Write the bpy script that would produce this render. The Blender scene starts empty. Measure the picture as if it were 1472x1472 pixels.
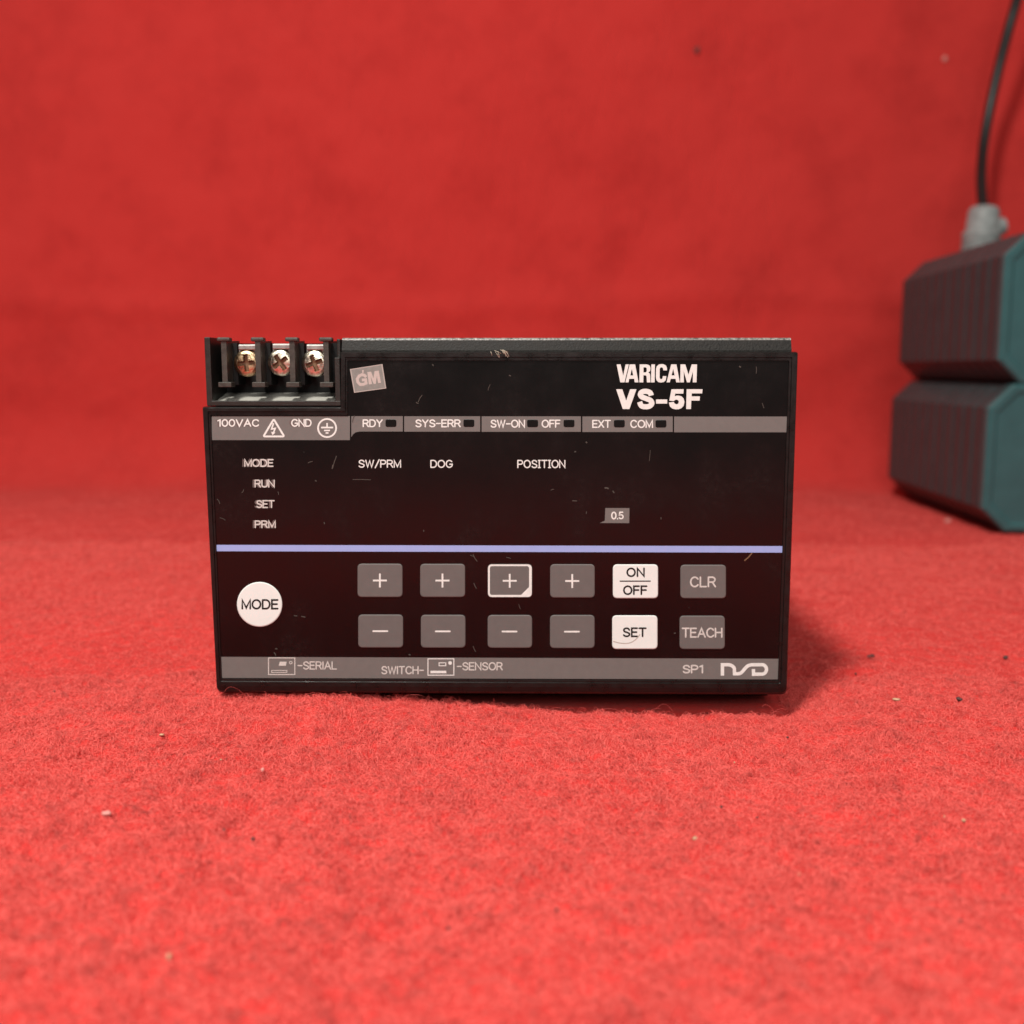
import bpy, bmesh, math, random
import numpy as np
from mathutils import Vector, Matrix, Euler

random.seed(7)
rng = np.random.default_rng(7)
SC = bpy.context.scene
COL = SC.collection
R = math.radians

# ------------------------------------------------------------------ camera
CAM_D, CAM_H = 0.262, 0.0904            # metres in front of the unit's face, above the cloth
PITCH, YAW, FPX = R(8.0), R(0.7), 1476.0
CAM_LOC = Vector((0, -CAM_D, CAM_H))
CAM_ROT = Matrix.Rotation(YAW, 3, 'Z') @ Matrix.Rotation(R(90) - PITCH, 3, 'X')
cd = bpy.data.cameras.new('camera')
cam = bpy.data.objects.new('camera', cd)
COL.objects.link(cam)
cam.location = CAM_LOC
cam.rotation_euler = CAM_ROT.to_euler()
cd.sensor_width = 36.0
cd.lens = 36.0 * FPX / 1472.0
cd.clip_start, cd.clip_end = 0.005, 50
cd.dof.use_dof = True
cd.dof.focus_distance = 0.254
cd.dof.aperture_fstop = 12.0
SC.camera = cam

# ------------------------------------------------------------------ world, lamps, exposure
W = bpy.data.worlds.new('World')
SC.world = W
W.use_nodes = True
W.node_tree.nodes['Background'].inputs[0].default_value = (1.0, 0.93, 0.86, 1)
W.node_tree.nodes['Background'].inputs[1].default_value = 0.18


def area_lamp(name, loc, target, size, power, col):
    l = bpy.data.lights.new(name, 'AREA')
    l.shape = 'DISK'
    l.size = size
    l.energy = power
    l.color = col
    o = bpy.data.objects.new(name, l)
    COL.objects.link(o)
    o.location = loc
    o.rotation_euler = (Vector(target) - Vector(loc)).to_track_quat('-Z', 'Y').to_euler()
    return o


area_lamp('ceiling_lamp', (-0.24, -0.42, 0.90), (-0.13, -0.30, 0.0), 0.15, 14.4, (1.0, 0.945, 0.87))
area_lamp('front_fill', (0.05, -0.74, 0.50), (0, -0.12, 0.0), 0.5, 3.6, (1.0, 0.95, 0.89))  # added fill to brighten the unit's face, no known source there
SC.view_settings.view_transform = 'Standard'
SC.view_settings.look = 'None'
SC.view_settings.exposure = 0.0
SC.view_settings.gamma = 1.0
SC.view_settings.use_curve_mapping = False
SC.render.engine = 'CYCLES'
SC.cycles.max_bounces = 6
SC.cycles.use_denoising = True


# ------------------------------------------------------------------ helpers
def P(x, y, Y=0.0):
    """world point seen at photo pixel (x, y) on the vertical plane at depth Y (used for measuring)"""
    d = CAM_ROT @ Vector(((x - 736.0) / FPX, (736.0 - y) / FPX, -1.0))
    t = (Y + CAM_D) / d.y
    return CAM_LOC + d * t


def G(x, y, z=0.0):
    d = CAM_ROT @ Vector(((x - 736.0) / FPX, (736.0 - y) / FPX, -1.0))
    t = (z - CAM_H) / d.z
    return CAM_LOC + d * t


def link_mesh(name, verts, faces, mat, parent=None, smooth=False):
    me = bpy.data.meshes.new(name)
    me.from_pydata([tuple(v) for v in verts], [], faces)
    me.update()
    if smooth:
        me.polygons.foreach_set('use_smooth', [True] * len(me.polygons))
    o = bpy.data.objects.new(name, me)
    COL.objects.link(o)
    if mat:
        me.materials.append(mat)
    if parent:
        o.parent = parent
    return o


def link_bm(name, bm, mat, parent=None, smooth=False):
    me = bpy.data.meshes.new(name)
    bmesh.ops.recalc_face_normals(bm, faces=bm.faces[:])
    bm.to_mesh(me)
    bm.free()
    if smooth:
        me.polygons.foreach_set('use_smooth', [True] * len(me.polygons))
    o = bpy.data.objects.new(name, me)
    COL.objects.link(o)
    if mat:
        me.materials.append(mat)
    if parent:
        o.parent = parent
    return o


def thing(name, label, cat, group=None):
    o = bpy.data.objects.new(name, None)
    COL.objects.link(o)
    return tag(o, label, cat, group)


def tag(o, label, cat, group=None):
    o['label'] = label
    o['category'] = cat
    if group:
        o['group'] = group
    return o


def bm_box(bm, x0, x1, y0, y1, z0, z1, bev=0.0):
    vs = [bm.verts.new((x, y, z)) for x in (x0, x1) for y in (y0, y1) for z in (z0, z1)]
    fs = [(0, 1, 3, 2), (4, 6, 7, 5), (0, 4, 5, 1), (2, 3, 7, 6), (0, 2, 6, 4), (1, 5, 7, 3)]
    nf = [bm.faces.new([vs[i] for i in f]) for f in fs]
    if bev > 0:
        es = list({e for f in nf for e in f.edges})
        bmesh.ops.bevel(bm, geom=es, offset=bev, segments=3, profile=0.55, affect='EDGES')


# ------------------------------------------------------------------ materials
def mat_new(name):
    m = bpy.data.materials.new(name)
    m.use_nodes = True
    nt = m.node_tree
    return m, nt, nt.nodes['Principled BSDF']


def node(nt, typ, **kw):
    n = nt.nodes.new(typ)
    for k, v in kw.items():
        if k in n.inputs:
            n.inputs[k].default_value = v
        else:
            setattr(n, k, v)
    return n


def simple(name, col, rough=0.5, spec=0.5, metal=0.0, noise=0.0, scale=900.0, bump=0.0, bscale=4000.0, rvar=0.0):
    m, nt, b = mat_new(name)
    b.inputs['Base Color'].default_value = (*col, 1)
    b.inputs['Roughness'].default_value = rough
    b.inputs['Specular IOR Level'].default_value = spec
    b.inputs['Metallic'].default_value = metal
    tc = node(nt, 'ShaderNodeTexCoord')
    if noise > 0 or rvar > 0:
        n = node(nt, 'ShaderNodeTexNoise', Scale=scale, Detail=5.0, Roughness=0.65)
        nt.links.new(tc.outputs['Object'], n.inputs['Vector'])
        if noise > 0:
            r = node(nt, 'ShaderNodeMapRange')
            r.inputs['From Min'].default_value = 0.3
            r.inputs['From Max'].default_value = 0.7
            r.inputs['To Min'].default_value = 1 - noise
            r.inputs['To Max'].default_value = 1 + noise
            nt.links.new(n.outputs['Fac'], r.inputs['Value'])
            mx = node(nt, 'ShaderNodeVectorMath', operation='SCALE')
            mx.inputs[0].default_value = col
            nt.links.new(r.outputs[0], mx.inputs['Scale'])
            nt.links.new(mx.outputs[0], b.inputs['Base Color'])
        if rvar > 0:
            r2 = node(nt, 'ShaderNodeMapRange')
            r2.inputs['From Min'].default_value = 0.3
            r2.inputs['From Max'].default_value = 0.7
            r2.inputs['To Min'].default_value = max(0.02, rough - rvar)
            r2.inputs['To Max'].default_value = rough + rvar
            nt.links.new(n.outputs['Fac'], r2.inputs['Value'])
            nt.links.new(r2.outputs[0], b.inputs['Roughness'])
    if bump > 0:
        n3 = node(nt, 'ShaderNodeTexNoise', Scale=bscale, Detail=3.0)
        nt.links.new(tc.outputs['Object'], n3.inputs['Vector'])
        bp = node(nt, 'ShaderNodeBump', Strength=bump, Distance=0.0003)
        nt.links.new(n3.outputs['Fac'], bp.inputs['Height'])
        nt.links.new(bp.outputs[0], b.inputs['Normal'])
    return m


def panel_material():
    """glossy black overlay with faint grime patches and fine dust"""
    m, nt, b = mat_new('black_overlay')
    tc = node(nt, 'ShaderNodeTexCoord')
    n1 = node(nt, 'ShaderNodeTexNoise', Scale=45.0, Detail=6.0, Roughness=0.7)
    n2 = node(nt, 'ShaderNodeTexNoise', Scale=700.0, Detail=3.0, Roughness=0.8)
    v = node(nt, 'ShaderNodeTexVoronoi', Scale=160.0)
    v.inputs['Randomness'].default_value = 1.0
    for n in (n1, n2, v):
        nt.links.new(tc.outputs['Object'], n.inputs['Vector'])
    r1 = node(nt, 'ShaderNodeMapRange')
    r1.inputs['From Min'].default_value = 0.52
    r1.inputs['From Max'].default_value = 0.8
    r1.inputs['To Max'].default_value = 1.0
    nt.links.new(n1.outputs['Fac'], r1.inputs['Value'])
    r2 = node(nt, 'ShaderNodeMapRange')
    r2.inputs['From Min'].default_value = 0.45
    r2.inputs['From Max'].default_value = 0.8
    nt.links.new(n2.outputs['Fac'], r2.inputs['Value'])
    mu = node(nt, 'ShaderNodeMath', operation='MULTIPLY')
    nt.links.new(r1.outputs[0], mu.inputs[0])
    nt.links.new(r2.outputs[0], mu.inputs[1])
    # sparse dust specks
    r3 = node(nt, 'ShaderNodeMapRange')
    r3.inputs['From Min'].default_value = 0.035
    r3.inputs['From Max'].default_value = 0.015
    nt.links.new(v.outputs['Distance'], r3.inputs['Value'])
    sx = node(nt, 'ShaderNodeSeparateColor')
    nt.links.new(v.outputs['Color'], sx.inputs[0])
    gt = node(nt, 'ShaderNodeMath', operation='GREATER_THAN')
    gt.inputs[1].default_value = 0.86
    nt.links.new(sx.outputs[0], gt.inputs[0])
    m3 = node(nt, 'ShaderNodeMath', operation='MULTIPLY')
    nt.links.new(r3.outputs[0], m3.inputs[0])
    nt.links.new(gt.outputs[0], m3.inputs[1])
    ad = node(nt, 'ShaderNodeMath', operation='ADD')
    ad.use_clamp = True
    s3 = node(nt, 'ShaderNodeMath', operation='MULTIPLY')
    s3.inputs[1].default_value = 1.0
    nt.links.new(m3.outputs[0], s3.inputs[0])
    nt.links.new(mu.outputs[0], ad.inputs[0])
    nt.links.new(s3.outputs[0], ad.inputs[1])
    cr = node(nt, 'ShaderNodeMix', data_type='RGBA')
    cr.inputs[6].default_value = (0.0030, 0.0026, 0.0026, 1)
    cr.inputs[7].default_value = (0.020, 0.0175, 0.016, 1)
    nt.links.new(ad.outputs[0], cr.inputs[0])
    nt.links.new(cr.outputs[2], b.inputs['Base Color'])
    rr = node(nt, 'ShaderNodeMapRange')
    rr.inputs['From Min'].default_value = 0.3
    rr.inputs['From Max'].default_value = 0.7
    rr.inputs['To Min'].default_value = 0.15
    rr.inputs['To Max'].default_value = 0.30
    nt.links.new(n1.outputs['Fac'], rr.inputs['Value'])
    nt.links.new(rr.outputs[0], b.inputs['Roughness'])
    b.inputs['Specular IOR Level'].default_value = 0.38
    return m


def cloth_material():
    m, nt, b = mat_new('red_felt')
    tc = node(nt, 'ShaderNodeTexCoord')
    n1 = node(nt, 'ShaderNodeTexNoise', Scale=20.0, Detail=6.0, Roughness=0.56)
    n2 = node(nt, 'ShaderNodeTexNoise', Scale=520.0, Detail=4.0, Roughness=0.7)
    n4 = node(nt, 'ShaderNodeTexNoise', Scale=85.0, Detail=3.0, Roughness=0.6)
    for n in (n1, n2, n4):
        nt.links.new(tc.outputs['Object'], n.inputs['Vector'])
    a = node(nt, 'ShaderNodeMath', operation='MULTIPLY_ADD')
    a.inputs[1].default_value = 0.55
    nt.links.new(n2.outputs['Fac'], a.inputs[0])
    nt.links.new(n1.outputs['Fac'], a.inputs[2])
    a2 = node(nt, 'ShaderNodeMath', operation='MULTIPLY_ADD')
    a2.inputs[1].default_value = 0.35
    nt.links.new(n4.outputs['Fac'], a2.inputs[0])
    nt.links.new(a.outputs[0], a2.inputs[2])
    r = node(nt, 'ShaderNodeValToRGB')
    r.color_ramp.elements[0].position = 0.66
    r.color_ramp.elements[0].color = (0.455, 0.029, 0.026, 1)
    r.color_ramp.elements[1].position = 1.22
    r.color_ramp.elements[1].color = (0.55, 0.038, 0.0335, 1)
    mr = node(nt, 'ShaderNodeMapRange')
    mr.inputs['From Min'].default_value = 0.0
    mr.inputs['From Max'].default_value = 1.0
    nt.links.new(a2.outputs[0], r.inputs[0])
    nt.links.new(r.outputs[0], b.inputs['Base Color'])
    b.inputs['Roughness'].default_value = 0.95
    b.inputs['Specular IOR Level'].default_value = 0.15
    b.inputs['Sheen Weight'].default_value = 0.10
    b.inputs['Sheen Roughness'].default_value = 0.5
    b.inputs['Sheen Tint'].default_value = (1.0, 0.55, 0.5, 1)
    n3 = node(nt, 'ShaderNodeTexNoise', Scale=900.0, Detail=4.0, Roughness=0.7)
    nt.links.new(tc.outputs['Object'], n3.inputs['Vector'])
    bp = node(nt, 'ShaderNodeBump', Strength=0.7, Distance=0.0008)
    nt.links.new(n3.outputs['Fac'], bp.inputs['Height'])
    nt.links.new(bp.outputs[0], b.inputs['Normal'])
    return m


def fuzz_material():
    m, nt, b = mat_new('felt_fibre')
    hi = node(nt, 'ShaderNodeHairInfo')
    r = node(nt, 'ShaderNodeValToRGB')
    r.color_ramp.elements[0].color = (0.60, 0.055, 0.048, 1)
    r.color_ramp.elements[1].color = (0.88, 0.170, 0.148, 1)
    nt.links.new(hi.outputs['Random'], r.inputs[0])
    # matted clumps, darkened in colour to stand in for shaded dents
    tc = node(nt, 'ShaderNodeTexCoord')
    n1 = node(nt, 'ShaderNodeTexNoise', Scale=300.0, Detail=4.0, Roughness=0.75)
    nt.links.new(tc.outputs['Object'], n1.inputs['Vector'])
    mr = node(nt, 'ShaderNodeMapRange')
    mr.inputs['From Min'].default_value = 0.30
    mr.inputs['From Max'].default_value = 0.50
    mr.inputs['To Min'].default_value = 0.60
    mr.inputs['To Max'].default_value = 1.02
    nt.links.new(n1.outputs['Fac'], mr.inputs['Value'])
    sc = node(nt, 'ShaderNodeVectorMath', operation='SCALE')
    nt.links.new(r.outputs[0], sc.inputs[0])
    nt.links.new(mr.outputs[0], sc.inputs['Scale'])
    nt.links.new(sc.outputs[0], b.inputs['Base Color'])
    b.inputs['Roughness'].default_value = 0.6
    b.inputs['Specular IOR Level'].default_value = 0.35
    return m


M = {}
M['overlay'] = panel_material()
M['bezel'] = simple('moulded_black_plastic', (0.0070, 0.0063, 0.0060), 0.32, 0.40, noise=0.3, scale=300, bump=0.12, bscale=2500, rvar=0.1)
M['housing'] = simple('textured_dark_plastic', (0.012, 0.0115, 0.0105), 0.6, 0.22, noise=0.8, scale=1100, bump=0.45, bscale=2200, rvar=0.1)
M['barrier'] = simple('scuffed_terminal_plastic', (0.048, 0.045, 0.039), 0.36, 0.5, noise=0.35, scale=700, bump=0.2, bscale=2500)
M['edge_glint'] = simple('edge_highlight_plastic', (0.16, 0.155, 0.145), 0.36, 0.5, noise=0.95, scale=1100, bump=0.6, bscale=1800)  # paler speckle paints the lamp's highlight along the worn top edge
M['terminal'] = simple('terminal_plastic', (0.018, 0.0165, 0.0145), 0.38, 0.5, noise=0.35, scale=600, bump=0.2, bscale=3000)
M['dark'] = simple('black_cavity_plastic', (0.006, 0.006, 0.006), 0.6, 0.3)
M['ledge'] = simple('pale_grey_plastic', (0.34, 0.34, 0.31), 0.55, 0.4, noise=0.08, scale=500)
M['steel'] = simple('plated_steel', (0.76, 0.70, 0.57), 0.36, 0.5, metal=1.0, noise=0.4, scale=700, bump=0.8, bscale=700, rvar=0.1)
M['brass'] = simple('tarnished_brass_plate', (0.58, 0.42, 0.26), 0.38, 0.5, metal=1.0, noise=0.5, scale=600, bump=0.9, bscale=600, rvar=0.1)
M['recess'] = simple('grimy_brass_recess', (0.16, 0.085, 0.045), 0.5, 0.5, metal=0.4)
M['plate'] = simple('dull_terminal_plate', (0.50, 0.50, 0.48), 0.42, 0.5, metal=1.0, noise=0.2, scale=700)
M['grey'] = simple('grey_print', (0.142, 0.137, 0.131), 0.5, 0.4, noise=0.05, scale=500)
M['button'] = simple('grey_button', (0.120, 0.117, 0.113), 0.46, 0.45, noise=0.05, scale=450)
M['white'] = simple('ivory_button', (0.70, 0.762, 0.745), 0.42, 0.45, noise=0.025, scale=300)
M['ink'] = simple('white_ink', (0.68, 0.71, 0.69), 0.55, 0.3, noise=0.08, scale=900)
M['ink_soft'] = simple('worn_white_ink', (0.54, 0.535, 0.51), 0.55, 0.3, noise=0.12, scale=900)
M['print_ghost'] = simple('painted_print_reflection', (0.125, 0.10, 0.095), 0.55, 0.3)  # dim tone painting the print's reflection in the clear overlay
M['black_ink'] = simple('black_ink', (0.010, 0.009, 0.008), 0.5, 0.3)
M['blue'] = simple('lilac_stripe', (0.295, 0.375, 0.70), 0.45, 0.4, noise=0.03, scale=300)
M['lens'] = simple('dark_window', (0.005, 0.004, 0.004), 0.15, 0.5)
M['sticker'] = simple('grey_sticker', (0.205, 0.208, 0.195), 0.5, 0.4, noise=0.12, scale=900)
M['sticker_edge'] = simple('sticker_rim', (0.37, 0.34, 0.315), 0.5, 0.4)
M['sticker_ink'] = simple('pink_grey_ink', (0.45, 0.40, 0.375), 0.55, 0.3)
M['dust'] = simple('pale_dust', (0.075, 0.066, 0.058), 0.9, 0.1)
M['lint'] = simple('pale_lint', (0.33, 0.29, 0.23), 0.9, 0.1)
M['scratch'] = simple('rust_scratch', (0.16, 0.09, 0.05), 0.8, 0.2)
M['cloth'] = cloth_material()
M['fuzz'] = fuzz_material()
M['teal'] = simple('teal_plastic', (0.032, 0.105, 0.112), 0.32, 0.5, noise=0.12, scale=60)
M['case'] = simple('dark_ribbed_plastic', (0.022, 0.052, 0.056), 0.40, 0.4, noise=0.15, scale=80)
M['rubber'] = simple('black_rubber', (0.010, 0.009, 0.009), 0.40, 0.45)
M['gland'] = simple('light_grey_plastic', (0.24, 0.26, 0.26), 0.5, 0.4, noise=0.25, scale=200)
M['crumb_dark'] = simple('dark_grit', (0.085, 0.04, 0.036), 0.7, 0.4, noise=0.5, scale=1500)
M['crumb_pale'] = simple('pale_crumb', (0.50, 0.32, 0.20), 0.8, 0.2, noise=0.2, scale=1500)
M['crumb_white'] = simple('white_fluff', (0.60, 0.26, 0.23), 0.9, 0.1)


# ------------------------------------------------------------------ smooth lattice noise
_lat = rng.random((256, 256))


def vnoise(x, y, seed=0):
    x = np.asarray(x) + 17.31 * seed
    y = np.asarray(y) + 41.77 * seed
    xi = np.floor(x).astype(int)
    yi = np.floor(y).astype(int)
    fx = x - xi
    fy = y - yi
    fx = fx * fx * (3 - 2 * fx)
    fy = fy * fy * (3 - 2 * fy)
    a = _lat[xi % 256, yi % 256]
    b = _lat[(xi + 1) % 256, yi % 256]
    c = _lat[xi % 256, (yi + 1) % 256]
    d = _lat[(xi + 1) % 256, (yi + 1) % 256]
    return (a * (1 - fx) + b * fx) * (1 - fy) + (c * (1 - fx) + d * fx) * fy - 0.5


# ------------------------------------------------------------------ the cloth: floor sweeping up into a backdrop
SWEEP_Y, SWEEP_R = 0.476, 0.062


DENTS = [(25, 1230, 1.6), (52, 1237, 1.3), (320, 1130, 1.5), (342, 1277, 1.3), (365, 1162, 1.2), (442, 1255, 1.2), (110, 1445, 1.4), (445, 1172, 1.1), (142, 1092, 1.0), (327, 1070, 1.1),
         (868, 1267, 1.5), (911, 1155, 1.3), (756, 1295, 1.5), (998, 1220, 1.1), (1136, 1365, 1.6), (1051, 1135, 1.0), (853, 1087, 1.0), (1256, 1335, 1.4), (841, 1410, 1.2), (943, 1362, 1.2),
         (1330, 1245, 1.2), (1200, 1150, 1.0), (640, 1180, 1.0), (560, 1330, 1.2), (205, 1300, 1.2), (1010, 1030, 0.9), (700, 1090, 0.9), (1405, 1400, 1.4), (480, 1420, 1.3), (100, 1150, 1.1)]
DENT_XY = [(G(a, b).x, G(a, b).y, r * 0.001) for a, b, r in DENTS]


def dents(x, s):
    d = np.zeros_like(np.asarray(x, dtype=float))
    for dx, dy, r in DENT_XY:
        d = d + np.exp(-((x - dx) / (r * 1.3)) ** 2 - ((s - dy) / r) ** 2)
    return d


def cloth_height(x, s):
    """offset along the cloth's normal at (x, distance along the cloth)"""
    h = 0.0016 * vnoise(x * 14, s * 14, 1) * 2
    h = h + 0.0007 * vnoise(x * 60, s * 60, 2) * 2
    near = np.clip((0.16 - s) / 0.10, 0, 1)
    fine = 0.00062 * vnoise(x * 210, s * 210, 3) * 2 + 0.00036 * vnoise(x * 560, s * 560, 4) * 2
    pits = np.clip(vnoise(x * 150, s * 150, 5) * 2 - 0.60, 0, 1) * -0.0034 + np.clip(vnoise(x * 330, s * 330, 8) * 2 - 0.55, 0, 1) * -0.0020
    h = h + (fine + pits) * (0.35 + 0.65 * near)
    h = h - 0.0021 * dents(x, s)
    # the cloth rides up a little under the left half of the unit's front edge
    h = h + 0.0030 * np.exp(-((x + 0.063) / 0.034) ** 2 - ((s + 0.002) / 0.022) ** 2)
    # pressed down below the unit
    under = np.clip((s - 0.004) / 0.006, 0, 1) * np.clip((0.118 - s) / 0.01, 0, 1) * np.clip((0.0775 - np.abs(x + 0.003)) / 0.006, 0, 1)
    h = h * (1 - under) - 0.0006 * under
    # soft folds of the backdrop
    h = h + 0.0020 * np.exp(-((s - 0.650 - 0.006 * np.sin(x * 9)) / 0.010) ** 2)
    h = h + np.clip((s - 0.50) / 0.1, 0, 1) * (0.006 * vnoise(x * 6, s * 5, 6) * 2 + 0.0018 * vnoise(x * 25, s * 22, 7) * 2)
    return h


def cloth_point(x, s, h):
    """maps (x, s) to world; s runs along floor, sweep and wall"""
    L1 = SWEEP_Y
    L2 = SWEEP_Y + SWEEP_R * math.pi / 2
    a = np.clip((s - L1) / SWEEP_R, 0, math.pi / 2)
    y = np.where(s < L1, s, SWEEP_Y + SWEEP_R * np.sin(a))
    z = SWEEP_R * (1 - np.cos(a)) + np.clip(s - L2, 0, None)
    return np.stack([x, y - h * np.sin(a), z + h * np.cos(a)], -1)


def build_cloth():
    xs = np.unique(np.concatenate([np.linspace(-0.75, -0.20, 90), np.linspace(-0.20, 0.20, 760), np.linspace(0.20, 0.85, 110)]))
    ss = np.unique(np.concatenate([np.linspace(-0.45, -0.16, 60), np.linspace(-0.16, 0.10, 620), np.linspace(0.10, 0.5, 260), np.linspace(0.5, 1.45, 240)]))
    X, S = np.meshgrid(xs, ss)
    V = cloth_point(X, S, cloth_height(X, S)).reshape(-1, 3)
    ny, nx = X.shape
    idx = np.arange(ny * nx).reshape(ny, nx)
    F = np.stack([idx[:-1, :-1], idx[:-1, 1:], idx[1:, 1:], idx[1:, :-1]], -1).reshape(-1, 4)
    me = bpy.data.meshes.new('ground')
    me.vertices.add(len(V))
    me.vertices.foreach_set('co', V.astype(np.float32).ravel())
    me.loops.add(F.size)
    me.loops.foreach_set('vertex_index', F.astype(np.int32).ravel())
    me.polygons.add(len(F))
    me.polygons.foreach_set('loop_start', np.arange(0, F.size, 4, dtype=np.int32))
    me.update(calc_edges=True)
    me.polygons.foreach_set('use_smooth', [True] * len(F))
    me.materials.append(M['cloth'])
    o = bpy.data.objects.new('ground', me)
    COL.objects.link(o)
    o['kind'] = 'structure'
    o['label'] = 'red felt cloth on the table sweeping up behind as a backdrop'


build_cloth()


def build_fuzz():
    def roots(n, s0, s1):
        s = rng.uniform(s0, s1, n)
        x = rng.uniform(-1, 1, n) * ((s1 + CAM_D) * 0.53 + 0.01) + 0.004
        k = np.abs(x - 0.0) < (s + CAM_D) * 0.53 + 0.01
        return x[k], s[k]
    parts = [roots(90000, -0.17, -0.10), roots(330000, -0.10, 0.03), roots(200000, 0.03, 0.26), roots(120000, 0.26, 0.72)]
    x = np.concatenate([p[0] for p in parts])
    s = np.concatenate([p[1] for p in parts])
    keep = ~((np.abs(x + 0.003) < 0.074) & (s > 0.003) & (s < 0.115))
    x, s = x[keep], s[keep]
    # thinner where the cloth shows small pits and worn patches
    dens = 0.95 + 0.25 * vnoise(x * 130, s * 130, 21) + 0.6 * vnoise(x * 330, s * 330, 22) + 0.8 * vnoise(x * 620, s * 620, 24)
    k2 = rng.random(len(x)) < np.clip(dens, 0.45, 1)
    k2 &= rng.random(len(x)) < np.clip((0.70 - s) / 0.34, 0, 1)
    x, s = x[k2], s[k2]
    n = len(x)
    K = 6
    t = np.linspace(0, 1, K)[None, :]
    swirl = (vnoise(x * 55, s * 55, 11) + 0.6 * vnoise(x * 160, s * 160, 12)) * 9.0
    az = swirl + rng.normal(0, 1.7, n)
    Ln = rng.uniform(0.0007, 0.0019, n) * (0.8 + 0.5 * (vnoise(x * 110, s * 110, 13) + 0.5))
    rise = rng.uniform(0.10, 0.60, n) * (0.5 + 1.2 * (vnoise(x * 190, s * 190, 14) + 0.5))
    curl = rng.normal(0, 1.2, n)
    ang = az[:, None] + curl[:, None] * t
    step = (Ln / (K - 1))[:, None]
    dx = np.cos(ang) * step
    dy = np.sin(ang) * step
    px = x[:, None] + np.cumsum(dx, 1) - dx
    ps = s[:, None] + np.cumsum(dy, 1) - dy
    hz = (Ln * rise)[:, None] * np.sin(t * math.pi * 0.86) - 0.00012
    # long stray fibres curling up along the unit's lower front edge
    base = cloth_height(px, ps)
    pts = cloth_point(px, ps, base + hz)
    rad = np.full((n, K), 1.0) * rng.uniform(0.000040, 0.000070, n)[:, None]
    rad = rad * (1 - 0.55 * t)
    far = np.clip((s - 0.03) / 0.2, 0, 1)
    rad *= (1 + 1.2 * far)[:, None]
    m = 700
    mx = np.concatenate([rng.uniform(-0.073, 0.072, 600), rng.uniform(0.062, 0.082, 100)])
    ms = np.concatenate([rng.uniform(-0.009, -0.0005, 600), rng.uniform(-0.008, 0.003, 100)])
    az = rng.uniform(0, 2 * math.pi, m)
    ml = rng.uniform(0.0020, 0.0048, m) * rng.choice([1, 1, 1, 1, 1, 1.9], m)
    curl = rng.normal(0, 3.2, m)
    ang = az[:, None] + curl[:, None] * t
    step = (ml / (K - 1))[:, None]
    dx = np.cos(ang) * step
    dy = np.sin(ang) * step * 0.35
    qx = mx[:, None] + np.cumsum(dx, 1) - dx
    qs = np.minimum(ms[:, None] + np.cumsum(dy, 1) - dy, -0.0012)
    qh = cloth_height(qx, qs) + (ml * rng.uniform(0.10, 0.55, m))[:, None] * np.sin(t * math.pi * rng.uniform(0.5, 1.0, m)[:, None])
    pts = np.concatenate([pts, np.stack([qx, qs, qh], -1)])
    rad = np.concatenate([rad, np.full((m, K), 0.000018)])
    n += m
    cu = bpy.data.hair_curves.new('felt_fuzz')
    cu.add_curves([K] * n)
    cu.attributes['position'].data.foreach_set('vector', pts.astype(np.float32).ravel())
    ra = cu.attributes.get('radius') or cu.attributes.new('radius', 'FLOAT', 'POINT')
    ra.data.foreach_set('value', rad.astype(np.float32).ravel())
    cu.materials.append(M['fuzz'])
    o = bpy.data.objects.new('felt_fuzz', cu)
    COL.objects.link(o)
    o['kind'] = 'stuff'
    o['label'] = 'fine red felt fibres standing up from the cloth'


build_fuzz()


# ------------------------------------------------------------------ flat art on the unit's face (measured in photo pixels)
def fill_poly(bm, loops, Y):
    es = []
    for lp in loops:
        vs = [bm.verts.new(P(x, y, Y)) for x, y in lp]
        for i in range(len(vs)):
            es.append(bm.edges.new((vs[i], vs[(i + 1) % len(vs)])))
    bmesh.ops.triangle_fill(bm, edges=es, use_beauty=True, use_dissolve=False, normal=(0, -1, 0))


def fill_strip(bm, pts, w, Y, closed):
    lo = ribbon(pts, w, cap='round', closed=closed)
    if closed:
        a = [bm.verts.new(P(x, y, Y)) for x, y in lo[0]]
        b = [bm.verts.new(P(x, y, Y)) for x, y in lo[1]]
        n = len(a)
        for i in range(n):
            bm.faces.new((a[i], a[(i + 1) % n], b[(i + 1) % n], b[i]))
        return
    n = len(pts)
    v = [bm.verts.new(P(x, y, Y)) for x, y in lo[0]]
    a, ce, b, cs = v[:n], v[n:n + 3], v[n + 3:2 * n + 3][::-1], v[2 * n + 3:]
    for i in range(n - 1):
        bm.faces.new((a[i], a[i + 1], b[i + 1], b[i]))
    bm.faces.new([a[-1]] + ce + [b[-1]])
    bm.faces.new([b[0]] + cs + [a[0]])


def decal(name, loops_list, Y, mat, parent):
    bm = bmesh.new()
    for k, loops in enumerate(loops_list):
        if isinstance(loops, tuple):
            fill_strip(bm, loops[0], loops[1], Y - k * 0.000002, loops[2])
        else:
            fill_poly(bm, loops, Y - k * 0.000002)
    for f in bm.faces:
        f.normal_update()
        if f.normal.y > 0:
            f.normal_flip()
    me = bpy.data.meshes.new(name)
    bm.to_mesh(me)
    bm.free()
    o = bpy.data.objects.new(name, me)
    COL.objects.link(o)
    me.materials.append(mat)
    o.parent = parent
    return o


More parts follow.
